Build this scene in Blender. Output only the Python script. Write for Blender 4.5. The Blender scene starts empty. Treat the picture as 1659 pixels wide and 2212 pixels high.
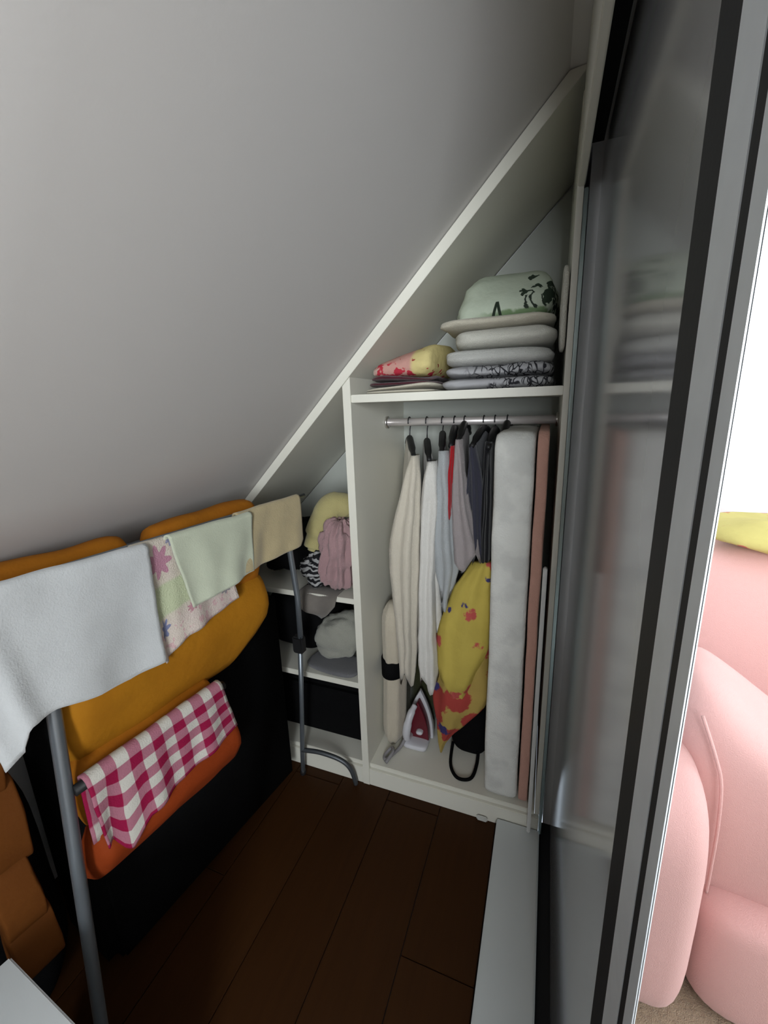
import bpy, bmesh, math, random
from mathutils import Vector, Matrix, noise
random.seed(7)
S = bpy.context.scene
COL = S.collection

# ------------------------------------------------------------------ camera
FPX, IW, IH = 910.0, 1659.0, 2212.0
def _cam():
    cx, cy = IW / 2, IH / 2
    n = Vector((950 - cx, 4742 - cy, FPX)).normalized()
    up = -n
    y = Vector((1187 - cx, 880 - cy, FPX)); y -= up * y.dot(up); y.normalize()
    x = y.cross(up)
    r = Matrix((x, y, up))
    cd = bpy.data.cameras.new('camera')
    cd.sensor_fit = 'HORIZONTAL'; cd.sensor_width = 36.0; cd.lens = 36.0 * FPX / IW
    cd.clip_start = 0.02
    co = bpy.data.objects.new('camera', cd); COL.objects.link(co)
    ax, ay, az = r.col[0], -r.col[1], -r.col[2]
    co.matrix_world = Matrix(((ax[0], ay[0], az[0], 0.0), (ax[1], ay[1], az[1], 0.0), (ax[2], ay[2], az[2], 1.4), (0, 0, 0, 1)))
    S.camera = co
_cam()

# ------------------------------------------------------------------ light
w = bpy.data.worlds.new('world'); S.world = w; w.use_nodes = True
w.node_tree.nodes['Background'].inputs[0].default_value = (0.75, 0.87, 1.0, 1)
w.node_tree.nodes['Background'].inputs[1].default_value = 1.0
def area(name, loc, rot, sx, sy, power, col):
    l = bpy.data.lights.new(name, 'AREA'); l.shape = 'RECTANGLE'; l.size = sx; l.size_y = sy
    l.energy = power; l.color = col
    o = bpy.data.objects.new(name, l); COL.objects.link(o); o.location = loc; o.rotation_euler = rot
    return o
area('daylight_back_window', (0.72, -2.44, 1.6), (math.radians(90), 0, 0), 1.1, 1.1, 92, (0.92, 0.97, 1.0))
area('daylight_side_window', (3.14, 0.7, 1.4), (math.radians(90), 0, math.radians(90)), 1.8, 1.5, 30, (0.93, 0.97, 1.0))
S.view_settings.view_transform = 'Standard'; S.view_settings.look = 'None'
S.view_settings.gamma = 1.0; S.view_settings.use_curve_mapping = False
S.view_settings.exposure = 0.70

# ------------------------------------------------------------------ helpers
def tag(o, label=None, cat=None, group=None, kind=None):
    if label: o['label'] = label
    if cat: o['category'] = cat
    if group: o['group'] = group
    if kind: o['kind'] = kind
    return o
def empty(name, loc=(0, 0, 0)):
    o = bpy.data.objects.new(name, None); COL.objects.link(o); o.location = loc
    o.empty_display_size = 0.05
    return o
def link(name, me, mat, parent=None, smooth=False):
    o = bpy.data.objects.new(name, me); COL.objects.link(o)
    if mat: me.materials.append(mat)
    if smooth:
        for p in me.polygons: p.use_smooth = True
    if parent:
        o.parent = parent
        o.matrix_parent_inverse = Matrix.Translation(-parent.location)
    return o
def pydata(name, vs, fs, mat, parent=None, smooth=True, uvs=None):
    me = bpy.data.meshes.new(name); me.from_pydata([tuple(v) for v in vs], [], fs)
    if uvs:
        l = me.uv_layers.new(name='UVMap')
        for p in me.polygons:
            for li in p.loop_indices: l.data[li].uv = uvs[me.loops[li].vertex_index]
    me.update()
    bm = bmesh.new(); bm.from_mesh(me); bmesh.ops.recalc_face_normals(bm, faces=bm.faces); bm.to_mesh(me); bm.free()
    return link(name, me, mat, parent, smooth)
def box(name, x0, x1, y0, y1, z0, z1, mat, parent=None, bev=0.002):
    bm = bmesh.new(); bmesh.ops.create_cube(bm, size=1)
    for v in bm.verts:
        v.co = Vector(((x0 + x1) / 2 + v.co.x * (x1 - x0), (y0 + y1) / 2 + v.co.y * (y1 - y0), (z0 + z1) / 2 + v.co.z * (z1 - z0)))
    if bev: bmesh.ops.bevel(bm, geom=list(bm.edges), offset=bev, segments=2, affect='EDGES', clamp_overlap=True)
    me = bpy.data.meshes.new(name); bm.to_mesh(me); bm.free()
    return link(name, me, mat, parent)
def prism(name, poly, axis, a0, a1, mat, parent=None, bev=0.0):
    """extrude a 2-D polygon along an axis: axis 'y' -> poly in (x,z); 'x' -> (y,z); 'z' -> (x,y)"""
    def p3(p, a):
        return {'y': (p[0], a, p[1]), 'x': (a, p[0], p[1]), 'z': (p[0], p[1], a)}[axis]
    n = len(poly)
    vs = [p3(p, a0) for p in poly] + [p3(p, a1) for p in poly]
    fs = [list(range(n)), list(range(2 * n - 1, n - 1, -1))] + [[i, (i + 1) % n, n + (i + 1) % n, n + i] for i in range(n)]
    bm = bmesh.new(); bv = [bm.verts.new(v) for v in vs]
    for f in fs: bm.faces.new([bv[i] for i in f])
    bmesh.ops.recalc_face_normals(bm, faces=bm.faces)
    if bev: bmesh.ops.bevel(bm, geom=list(bm.edges), offset=bev, segments=2, affect='EDGES', clamp_overlap=True)
    me = bpy.data.meshes.new(name); bm.to_mesh(me); bm.free()
    return link(name, me, mat, parent)
def smoothpath(pts, n=8):
    pts = [Vector(p) for p in pts]; out = []
    for i in range(len(pts) - 1):
        p0 = pts[max(i - 1, 0)]; p1 = pts[i]; p2 = pts[i + 1]; p3 = pts[min(i + 2, len(pts) - 1)]
        for k in range(n):
            t = k / n
            out.append(0.5 * ((2 * p1) + (p2 - p0) * t + (2 * p0 - 5 * p1 + 4 * p2 - p3) * t * t + (3 * p1 - p0 - 3 * p2 + p3) * t ** 3))
    out.append(pts[-1]); return out
def tube(name, pts, r, mat, parent=None, seg=12, smooth_n=0):
    pts = smoothpath(pts, smooth_n) if smooth_n else [Vector(p) for p in pts]
    rs = r if isinstance(r, (list, tuple)) else [r] * len(pts)
    if len(rs) != len(pts): rs = [rs[min(int(i / (len(pts) - 1) * (len(rs) - 1) + .5), len(rs) - 1)] for i in range(len(pts))]
    vs, fs = [], []
    up = Vector((0.31, 0.22, 0.93))
    t0 = (pts[1] - pts[0]).normalized(); a = t0.cross(up).normalized()
    for i, p in enumerate(pts):
        t = (pts[min(i + 1, len(pts) - 1)] - pts[max(i - 1, 0)]).normalized()
        a = (a - t * a.dot(t)).normalized(); b = t.cross(a)
        for k in range(seg):
            q = 2 * math.pi * k / seg
            vs.append(p + (a * math.cos(q) + b * math.sin(q)) * rs[i])
    for i in range(len(pts) - 1):
        for k in range(seg):
            fs.append([i * seg + k, i * seg + (k + 1) % seg, (i + 1) * seg + (k + 1) % seg, (i + 1) * seg + k])
    fs.append(list(range(seg))[::-1]); fs.append([(len(pts) - 1) * seg + k for k in range(seg)])
    return pydata(name, vs, fs, mat, parent, True)
def sgn(v, e): return math.copysign(abs(v) ** e, v)
def puff(name, c, size, mat, parent=None, e1=0.4, e2=0.4, rot=(0, 0, 0), amp=0.0, freq=6.0, nu=36, nv=20, fn=None, seed=0.0, crump=0.0, cf=9.0):
    """superellipsoid pillow; e small = boxier. fn(local unit point)->offset vector"""
    from mathutils import Euler
    R = Euler(rot).to_matrix(); c = Vector(c); h = Vector(size) / 2
    vs, fs, uv = [], [], []
    for j in range(nv + 1):
        ph = -math.pi / 2 + math.pi * j / nv
        for i in range(nu):
            th = 2 * math.pi * i / nu
            u = Vector((sgn(math.cos(ph), e1) * sgn(math.cos(th), e2), sgn(math.cos(ph), e1) * sgn(math.sin(th), e2), sgn(math.sin(ph), e1)))
            p = Vector((u.x * h.x, u.y * h.y, u.z * h.z))
            if fn: p += Vector(fn(u))
            q = R @ p + c
            if amp:
                q += noise.noise_vector(q * freq + Vector((seed, seed * 2, 0))) * amp
            if crump:
                k = noise.turbulence(q * cf + Vector((seed + 3.3, 0, seed)), 3, True)
                q += (q - c).normalized() * crump * (k - .55)
            vs.append(q); uv.append((u.x * .5 + .5, u.y * .5 + .5))
    for j in range(nv):
        for i in range(nu):
            fs.append([j * nu + i, j * nu + (i + 1) % nu, (j + 1) * nu + (i + 1) % nu, (j + 1) * nu + i])
    return pydata(name, vs, fs, mat, parent, True, uv)
def loft(name, rings, mat, parent=None, smooth=True):
    n = len(rings[0]); vs = [p for r in rings for p in r]; fs = []
    uv = [(k / n, i / (len(rings) - 1)) for i in range(len(rings)) for k in range(n)]
    for i in range(len(rings) - 1):
        for k in range(n): fs.append([i * n + k, i * n + (k + 1) % n, (i + 1) * n + (k + 1) % n, (i + 1) * n + k])
    fs.append(list(range(n))[::-1]); fs.append([(len(rings) - 1) * n + k for k in range(n)])
    return pydata(name, vs, fs, mat, parent, smooth, uv)
def lerp_tab(tab, s):
    for i in range(len(tab) - 1):
        if s <= tab[i + 1][0]:
            t = (s - tab[i][0]) / (tab[i + 1][0] - tab[i][0]); t = max(0, min(1, t))
            return [a + (b - a) * t for a, b in zip(tab[i][1:], tab[i + 1][1:])]
    return list(tab[-1][1:])

# ------------------------------------------------------------------ materials
class NT:
    def __init__(s, name):
        s.m = bpy.data.materials.new(name); s.m.use_nodes = True; s.t = s.m.node_tree
        s.b = s.t.nodes['Principled BSDF']
    def n(s, ty, **k):
        nd = s.t.nodes.new(ty)
        for a, b in k.items(): setattr(nd, a, b)
        return nd
    def l(s, a, b): s.t.links.new(a, b)
    def setv(s, inp, v):
        if hasattr(v, 'is_output'): s.l(v, inp)
        else: inp.default_value = v
    def math(s, op, a, b=0.0, c=None):
        nd = s.n('ShaderNodeMath', operation=op); s.setv(nd.inputs[0], a); s.setv(nd.inputs[1], b)
        if c is not None: s.setv(nd.inputs[2], c)
        return nd.outputs[0]
    def mix(s, fac, a, b):
        nd = s.n('ShaderNodeMix', data_type='RGBA'); s.setv(nd.inputs[0], fac)
        s.setv(nd.inputs[6], a if hasattr(a, 'is_output') else (*a, 1)); s.setv(nd.inputs[7], b if hasattr(b, 'is_output') else (*b, 1))
        return nd.outputs[2]
    def coord(s, which='Object'):
        return s.n('ShaderNodeTexCoord').outputs[which]
    def sep(s, v):
        nd = s.n('ShaderNodeSeparateXYZ'); s.l(v, nd.inputs[0]); return nd.outputs
    def noise(s, scale, detail=3, rough=.5, vec=None):
        nd = s.n('ShaderNodeTexNoise'); nd.inputs['Scale'].default_value = scale; nd.inputs['Detail'].default_value = detail
        nd.inputs['Roughness'].default_value = rough
        s.l(vec if vec is not None else s.coord(), nd.inputs['Vector']); return nd.outputs['Fac']
    def step(s, v, lo, hi):
        nd = s.n('ShaderNodeMapRange'); nd.interpolation_type = 'SMOOTHSTEP'; s.setv(nd.inputs[0], v)
        nd.inputs[1].default_value = lo; nd.inputs[2].default_value = hi; return nd.outputs[0]
    def bump(s, h, st=.3, dist=.01):
        nd = s.n('ShaderNodeBump'); nd.inputs['Strength'].default_value = st; nd.inputs['Distance'].default_value = dist
        s.l(h, nd.inputs['Height']); s.l(nd.outputs[0], s.b.inputs['Normal'])
    def flower(s, x, y, cx, cy, r, petals=5, asp=1.0):
        dx = s.math('SUBTRACT', x, cx); dy = s.math('MULTIPLY', s.math('SUBTRACT', y, cy), asp)
        d = s.math('SQRT', s.math('ADD', s.math('MULTIPLY', dx, dx), s.math('MULTIPLY', dy, dy)))
        if petals:
            a = s.math('ARCTAN2', dy, dx)
            lim = s.math('MULTIPLY_ADD', s.math('COSINE', s.math('MULTIPLY', a, float(petals))), r * .28, r)
        else: lim = r
        return s.step(s.math('SUBTRACT', lim, d), -r * .06, r * .06)
    def done(s, col=None, rough=.8, spec=.3, **k):
        if col is not None: s.setv(s.b.inputs['Base Color'], col if hasattr(col, 'is_output') else (*col, 1))
        s.b.inputs['Roughness'].default_value = rough; s.b.inputs['Specular IOR Level'].default_value = spec
        for a, b in k.items(): s.b.inputs[a].default_value = b
        return s.m
def paint(name, col, rough=.55, var=.06, scale=9, spec=.4, bump=.05):
    t = NT(name); f = t.noise(scale, 4)
    c2 = tuple(c * (1 - var) for c in col)
    t.bump(t.noise(160, 2), bump, .002)
    return t.done(t.mix(f, col, c2), rough, spec)
def fabric(name, col, var=.15, scale=22, bump=.5, sheen=.2, rough=.95, weave=420):
    t = NT(name); f = t.noise(scale, 5, .6)
    c2 = tuple(c * (1 - var) for c in col)
    t.bump(t.math('ADD', t.noise(weave, 2), t.math('MULTIPLY', t.noise(scale * 1.6, 4), 1.5)), bump, .004)
    m = t.done(t.mix(f, col, c2), rough, .15); t.b.inputs['Sheen Weight'].default_value = sheen
    return m
def metal(name, col, rough=.35, m=.9):
    t = NT(name); f = t.noise(30, 3); c2 = tuple(c * .85 for c in col)
    return t.done(t.mix(f, col, c2), rough, .5, Metallic=m)

M = {}
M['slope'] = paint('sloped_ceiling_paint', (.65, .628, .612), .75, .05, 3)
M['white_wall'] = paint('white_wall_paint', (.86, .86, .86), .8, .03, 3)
M['room_white'] = paint('room_wall_paint', (.82, .82, .82), .8, .03, 3)
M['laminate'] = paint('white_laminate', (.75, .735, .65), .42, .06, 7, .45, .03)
M['back_shaded'] = paint('shaded_back_panel', (.47, .49, .45), .6, .05, 7, .4, .03)  # back panel colour darkened for the shade deep in the wardrobe
M['sillw'] = paint('satin_white_sill', (.62, .66, .66), .4, .05, 6, .45, .02)
M['alu'] = metal('satin_aluminium', (.80, .85, .88), .5, .25)
M['jamb'] = metal('tinted_jamb_profile', (.42, .52, .52), .3, .6)
M['rail'] = metal('pale_rail', (.88, .82, .80), .4, .55)
M['chrome'] = metal('chrome_tube', (.86, .84, .84), .22, 1.0)
M['steel'] = metal('grey_painted_steel', (.25, .28, .31), .38, .7)
M['dark_steel'] = metal('dark_steel_tube', (.10, .11, .12), .45, .6)
M['black'] = paint('black_plastic', (.012, .012, .013), .5, .2, 20, .4)
M['black_rubber'] = paint('black_rubber_seal', (.014, .015, .017), .6, .2, 20, .3)
M['dark'] = paint('dark_recess', (.02, .02, .022), .8, .2, 20, .2)
def door_mat():
    t = NT('glossy_grey_lacquer'); f = t.noise(2.5, 2)
    return t.done(t.mix(f, (.36, .37, .385), (.33, .34, .36)), .13, .8, **{'Coat Weight': .6, 'Coat Roughness': .10})
M['door'] = door_mat()
def wood_floor():
    t = NT('dark_brown_laminate_floor'); v = t.coord()
    mp = t.n('ShaderNodeMapping'); mp.inputs['Scale'].default_value = (26, 1.6, 10); t.l(v, mp.inputs[0])
    g = t.noise(2.2, 6, .65, mp.outputs[0]); ob = t.n('ShaderNodeObjectInfo').outputs['Random']
    c = t.mix(g, (.046, .017, .0045), (.021, .0075, .002)); c = t.mix(t.math('MULTIPLY', ob, .35), c, (.06, .024, .007))
    return t.done(c, .5, .12)
M['floor'] = wood_floor()
M['brown_wall'] = paint('dark_brown_partition', (.07, .045, .03), .7)
M['carpet'] = fabric('beige_carpet', (.50, .38, .26), .3, 60, 1.0, .3)

# ------------------------------------------------------------------ the setting
D = 1.187          # front plane of the wardrobe
YB = 1.70          # its back
XD = 0.082         # inner face of the sliding door
SL = 2.09          # sloped ceiling: z = x + SL
def struct(o): o['kind'] = 'structure'; return o
# closet floor of dark laminate planks
fl = struct(box('floor', -1.45, 0.03, -1.25, 1.74, -0.06, -0.006, M['dark'], None, 0))
pw = 0.193
x = -1.44; row = 0
while x < 0.02:
    x1 = min(x + pw - 0.0025, 0.03)
    ys = [-1.25, -0.35 + 0.43 * (row % 3), 0.95 + 0.2 * (row % 2), 1.74] if row % 2 else [-1.25, 0.12 + 0.31 * (row % 4), 1.74]
    for a, b in zip(ys[:-1], ys[1:]):
        if b - a > .05: box('plank', x, x1, a + .0012, b - .0012, -0.012, 0.0, M['floor'], fl, 0.0012)
    x += pw; row += 1
struct(box('floor_room', 0.095, 3.25, -2.55, 2.3, -0.06, 0.0, M['carpet'], None, 0))
# sloped ceiling slab
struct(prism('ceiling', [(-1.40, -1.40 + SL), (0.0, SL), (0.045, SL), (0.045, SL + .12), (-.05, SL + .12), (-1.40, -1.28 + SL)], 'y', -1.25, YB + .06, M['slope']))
struct(box('wall_left', -1.45, -1.36, -1.25, YB + .06, 0, 0.74, M['white_wall'], None, 0))
struct(box('wall_back', -1.45, 0.06, YB + .012, YB + .08, 0, 2.2, M['white_wall'], None, 0))
struct(box('wall_front', -1.45, 0.06, -1.32, -1.25, 0, 2.2, M['brown_wall'], None, 0))
# fascia board hiding the door track, and the header above
struct(box('trim_1', 0.032, 0.046, -1.25, D + .002, 1.865, SL, M['laminate'], None, 0.002))
struct(box('wall_header', 0.046, 0.16, -1.25, 1.75, 1.97, 2.46, M['room_white'], None, 0))
struct(box('trim_6', 0.112, 0.16, -1.25, D + .05, 1.88, 1.97, M['room_white'], None, 0.001))
struct(box('added_shade_wall', 0.17, 1.35, -.76, -.68, 0, 1.24, M['room_white'], None, 0))  # added unseen wall behind the camera, shades the floor and lower closet
struct(box('trim_2', 0.050, 0.078, -1.25, 1.19, 1.945, 1.968, M['dark'], None, 0.001))
# low white sill board along the track, and dark floor channel
struct(box('trim_3', -0.087, 0.048, -1.25, D - .001, 0.0, 0.030, M['sillw'], None, 0.003))
struct(box('trim_4', 0.049, 0.094, -1.25, D + .05, -.02, 0.0095, M['black_rubber'], None, 0.001))
# jamb beside the wardrobe
struct(box('trim_5', 0.0455, 0.0545, D + .004, D + .05, 0.0, 1.864, M['jamb'], None, 0.0015))
struct(box('wall_right', 0.0585, 0.16, D + .05, 2.2, 0.0, 1.97, M['room_white'], None, 0))
# room shell
struct(box('wall_room_far', 0.06, 3.25, 2.2, 2.28, 0, 2.46, M['room_white'], None, 0))
struct(box('wall_room_side', 3.18, 3.25, -2.5, -0.25, 0, 2.46, M['room_white'], None, 0))
struct(box('wall_room_side.001', 3.18, 3.25, 1.65, 2.2, 0, 2.46, M['room_white'], None, 0))
struct(box('wall_room_side.002', 3.18, 3.25, -.25, 1.65, 0, 0.6, M['room_white'], None, 0))
struct(box('wall_room_side.003', 3.18, 3.25, -.25, 1.65, 2.2, 2.46, M['room_white'], None, 0))
struct(box('wall_room_back', 1.3, 3.25, -2.55, -2.48, 0, 2.46, M['room_white'], None, 0))
struct(box('wall_room_back.001', -1.45, 0.12, -2.55, -2.48, 0, 2.46, M['room_white'], None, 0))
struct(box('wall_room_back.002', 0.12, 1.3, -2.55, -2.48, 0, 1.0, M['room_white'], None, 0))
struct(box('wall_room_back.003', 0.12, 1.3, -2.55, -2.48, 2.2, 2.46, M['room_white'], None, 0))
struct(box('wall_room_left', -1.52, -1.45, -2.55, -1.25, 0, 2.46, M['room_white'], None, 0))
struct(box('floor_room.001', -1.45, 0.095, -2.55, -1.25, -0.06, 0.0, M['carpet'], None, 0))
struct(box('ceiling_room', -1.52, 3.25, -2.55, 2.28, 2.46, 2.52, M['room_white'], None, 0))
struct(box('wall_front.001', -1.45, .16, -1.32, -1.25, 2.2, 2.46, M['room_white'], None, 0))
def window(name, x0, x1, y0, y1, z0, z1, axis):
    r = struct(empty(name, ((x0 + x1) / 2, (y0 + y1) / 2, z0)))
    if axis == 'y':
        for a, b in ((x0, x0 + .05), ((x0 + x1) / 2 - .03, (x0 + x1) / 2 + .03), (x1 - .05, x1)): box('window_frame', a, b, y0, y1, z0, z1, M['room_white'], r)
        for a, b in ((z0, z0 + .05), (z1 - .05, z1)): box('window_frame', x0, x1, y0, y1, a, b, M['room_white'], r)
    else:
        for a, b in ((y0, y0 + .05), ((y0 + y1) / 2 - .03, (y0 + y1) / 2 + .03), (y1 - .05, y1)): box('window_frame', x0, x1, a, b, z0, z1, M['room_white'], r)
        for a, b in ((z0, z0 + .05), (z1 - .05, z1)): box('window_frame', x0, x1, y0, y1, a, b, M['room_white'], r)
window('window_1', 0.12, 1.3, -2.54, -2.49, 1.0, 2.2, 'y')
window('window_2', 3.19, 3.24, -0.25, 1.65, 0.6, 2.2, 'x')

# sliding door: glossy panel, dark channel, aluminium stile with a groove
dr = struct(empty('door_1', (XD + .015, 0.7, 0.012)))
box('door_panel', XD, XD + .022, 0.369, D + .045, 0.02, 1.94, M['door'], dr, 0.001)
box('dark_channel', XD - .0006, XD + .014, 0.322, 0.369, 0.012, 1.94, M['black_rubber'], dr, 0.0)
box('stile', XD - .0012, XD + .0085, 0.282, 0.324, 0.012, 1.942, M['alu'], dr, 0.001)
box('groove_strip', XD - .0008, XD + .0045, 0.268, 0.282, 0.012, 1.94, M['black_rubber'], dr, 0.0)
box('edge_profile', XD - .0014, XD + .0005, 0.249, 0.269, 0.012, 1.942, M['alu'], dr, 0.001)
box('bottom_rail', XD - .001, XD + .0235, 0.370, D + .044, 0.010, 0.020, M['black_rubber'], dr, 0.001)

# ------------------------------------------------------------------ wardrobe
W = tag(empty('wardrobe', (-.5, (D + YB) / 2, 0)), 'white built-in wardrobe following the sloped ceiling, open front with shelves', 'wardrobe')
L = M['laminate']; T = 0.026
XL0, XL1 = -0.585, -0.559       # divider
prism('side_panel', [(0.030, 0.09), (0.0445, 0.09), (0.0445, 2.06), (0.030, 2.045)], 'y', D, YB, L, W, .001)
prism('divider_panel', [(XL0, 0.0), (XL1, 0.0), (XL1, XL1 + 2.048), (XL0, XL0 + 2.048)], 'y', D, YB, L, W, .001)
prism('sloped_top', [(-1.33, -1.33 + 2.05), (0.0445, 2.0945 - .002), (0.0445 - .045, SL - .003), (-1.33, -1.33 + SL - .003)], 'y', D - .003, YB, L, W, .001)
prism('back_panel', [(-1.33, 0.0), (0.0298, 0.0), (0.0298, 2.07), (-1.33, .715)], 'y', YB - .008, YB, M['back_shaded'], W)
box('shelf', XL1, .0298, D + .004, YB - .008, 1.414, 1.437, L, W, .0015)
box('bottom_board', XL1, .0298, D + .012, YB - .008, .072, .090, L, W, .0015)
box('bottom_board', -1.33, XL0, D + .012, YB - .008, .072, .090, L, W, .0015)
box('plinth', XL1 + .0005, .0443, D + .002, D + .020, 0, .0715, L, W, .0015)
box('plinth', -1.33, XL0 - .0005, D + .002, D + .020, 0, .0715, L, W, .0015)
box('shelf', -1.33, XL0, D + .004, YB - .008, .414, .436, L, W, .0015)
box('shelf', -1.27, XL0, D + .02, YB - .008, .737, .757, L, W, .0015)
box('far_side_panel', -1.356, -1.331, D, YB, 0, .70, L, W, .0015)
tube('hanging_rail', [(XL1, 1.487, 1.343), (.0298, 1.487, 1.343)], .0140, M['rail'], W, 16)
for xx in (XL1 + .0, .0298 - .008):
    tube('rail_socket', [(xx, 1.487, 1.343), (xx + .008, 1.487, 1.343)], .022, M['chrome'], W, 16)
tag(box('paper_scrap', -.155, -.118, D - .009, D + .0, .001, .022, fabric('scrap_paper', (.6, .6, .56), .1), None, .004), 'small white scrap of paper on the floor against the wardrobe plinth', 'paper')

# ------------------------------------------------------------------ drying rack, a step in front of the knee wall
RA = math.radians(8.0); RP = Vector((-0.72, 1.10, 0))
RU = Vector((math.sin(RA), math.cos(RA), 0)); RO = Vector((math.cos(RA), -math.sin(RA), 0))
def rk(u, z, o=0.0): return RP + RU * u + RO * o + Vector((0, 0, z))
rack = tag(empty('drying_rack', rk(-.4, 0)), 'grey metal folding drying rack with thin legs under the sloped ceiling', 'drying rack')
st = M['steel']
for (z, o, u0, u1) in ((1.135, 0.0, -1.02, .035), (1.09, -.165, -1.02, .0), (.705, .012, -.715, -.36) , (.95, -.02, -1.0, -.2)):
    tube('rail', [rk(u0, z, o), rk(u1, z, o)], .0065 if z != .705 else .011, st if z != .705 else M['black'], rack, 10)
tube('leg', [rk(-.688, 1.13, -.012), rk(-.712, .855, .0), rk(-.766, .143, .002), rk(-.777, .0, .002)], .0125, st, rack, 12)
tube('leg', [rk(-.045, 1.13, -.012), rk(-.03, .97, -.02), (-.739, 1.085, .80), (-.745, 1.09, .635)], .0095, st, rack, 12)
tube('leg', [(-.752, 1.095, .62), (-.79, 1.125, .33), (-.816, 1.14, .12), (-.827, 1.146, .0)], .0085, st, rack, 12)
tube('end_bar', [rk(-1.02, 1.135, 0), rk(-1.03, 1.13, -.08), rk(-1.02, 1.09, -.165)], .0065, st, rack, 10, 4)
tube('leg', [rk(-1.00, .95, -.02), rk(-1.012, 1.135, .0)], .0065, st, rack, 10)
tube('foot_bar', [(-.815, 1.139, .125), (-.74, 1.146, .13), (-.66, 1.156, .112), (-.622, 1.162, .075), (-.606, 1.166, .009)], .0085, M['dark_steel'], rack, 12, 6)
box('joint', -.772, -.732, 1.075, 1.105, .592, .655, M['black'], rack, .006)
puff('foot_cap', (-.826, 1.1455, .012), (.022, .022, .024), M['black'], rack, .6, .8, nu=12, nv=8)

# cloths over the rack -------------------------------------------------------
def cloth(name, top, bot, mat, o0=.0, thick=.0035, nu=40, nv=30, wave=.006, wf=9.0, seed=0.0, rail_r=.010, back=.10, extra=None, back_dir=-1):
    """top / bot: lists of (s, u, z) with s in 0..1 along the cloth; hangs in front of a rail and goes over it"""
    vs, fs, uv = [], [], []
    nb = 8; na = 6
    for j in range(nb + na + nv + 1):
        for i in range(nu + 1):
            s = i / nu
            tu, tz = lerp_tab(top, s); bu, bz = lerp_tab(bot, s)
            if j < nb:                       # behind the rail
                t = 1 - j / nb; u, z, o = tu, tz - t * back - rail_r, -rail_r * 2
                v = 1.12 + t * .2
            elif j < nb + na:                # over the rail
                a = math.pi * (1 - (j - nb) / na)
                u, z, o = tu, tz - rail_r + math.sin(a) * rail_r, -rail_r + math.cos(a) * rail_r
                v = 1.0 + .12 * (1 - (j - nb) / na)
            else:
                t = (j - nb - na) / nv; u = tu + (bu - tu) * t; z = (tz - rail_r) + (bz - tz + rail_r) * t; o = 0.0
                v = 1 - t
                o += wave * t ** .7 * (math.sin(s * wf + seed) + .5 * math.sin(s * wf * 2.3 + seed * 2 + t * 2) )
                if extra: o += extra(s, t)
            p = rk(u, z, o0 + o)
            p += noise.noise_vector(p * 18 + Vector((seed, 0, 0))) * .0022
            vs.append(p); uv.append((s, v))
    n1 = nu + 1
    for j in range(nb + na + nv):
        for i in range(nu): fs.append([j * n1 + i, j * n1 + i + 1, (j + 1) * n1 + i + 1, (j + 1) * n1 + i])
    o = pydata(name, vs, fs, mat, None, True, uv)
    m = o.modifiers.new('solid', 'SOLIDIFY'); m.thickness = thick; m.offset = 0
    return o
M['towel_white'] = fabric('white_towelling', (.60, .62, .63), .16, 16, .22, .4, .95, 300)
M['towel_green'] = fabric('pale_green_towelling', (.55, .59, .46), .14, 14, .22, .3, .95, 330)
M['towel_tan'] = fabric('tan_towelling', (.50, .41, .24), .2, 20, .3, .3, .95, 330)
def floral():
    t = NT('pastel_floral_print'); x, y, _ = t.sep(t.coord('UV'))
    base = t.mix(t.noise(14, 3), (.56, .56, .43), (.60, .48, .46))
    spk = t.step(t.noise(70, 2), .56, .62)
    low = t.step(y, .38, .22)
    c = t.mix(t.math('MULTIPLY', spk, t.math('MULTIPLY', low, .8)), base, (.52, .27, .30))
    c = t.mix(t.math('MULTIPLY', low, .35), c, (.66, .52, .52))
    c = t.mix(t.step(t.math('ABSOLUTE', t.math('SUBTRACT', y, .5)), .16, .12), c, (.47, .51, .34))
    for (cx, cy, r, col) in ((.24, .85, .115, (.44, .22, .29)), (.18, .25, .075, (.20, .22, .36)), (.47, .80, .035, (.22, .24, .36)), (.40, 1.02, .05, (.26, .26, .36)), (.75, .30, .06, (.46, .25, .28)), (.52, .28, .04, (.46, .24, .28)), (.9, .22, .05, (.3, .28, .3))):
        c = t.mix(t.flower(x, y, cx, cy, r, 7, .95), c, col)
    t.bump(t.noise(300, 2), .6, .003)
    return t.done(c, .95, .15)
M['floral'] = floral()
def gingham():
    t = NT('red_white_gingham'); x, y, _ = t.sep(t.coord('UV'))
    wob = t.math('MULTIPLY', t.noise(14, 2), .03)
    def stripe(v, n):
        f = t.math('FRACT', t.math('MULTIPLY', t.math('ADD', v, wob), n)); return t.step(t.math('ABSOLUTE', t.math('SUBTRACT', f, .5)), .235, .265)
    a = stripe(x, 6.3); b = stripe(y, 3.3)
    s = t.math('MULTIPLY', t.math('ADD', a, b), .5)
    r = t.n('ShaderNodeValToRGB'); t.l(s, r.inputs[0])
    r.color_ramp.elements[0].color = (.56, .54, .49, 1); r.color_ramp.elements[1].color = (.27, .008, .05, 1)
    e = r.color_ramp.elements.new(.5); e.color = (.38, .15, .20, 1)
    t.bump(t.noise(300, 2), .4, .003)
    return t.done(r.outputs[0], .9, .15)
M['gingham'] = gingham()
tag(cloth('hand_towel', [(0, -.83, 1.152), (.55, -.66, 1.145), (1, -.505, 1.140)],
    [(0, -.805, .845), (.05, -.775, .862), (.14, -.765, .905), (.28, -.72, .905), (.5, -.65, .885), (.75, -.585, .872), (1, -.508, .868)],
    M['towel_white'], .035, .006, wave=.010, wf=4.5, seed=.6, extra=lambda s, t: .018 * math.exp(-((s - .14) / .07) ** 2) * t),
    'white towel hanging over the near end of the drying rack', 'towel')
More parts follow.
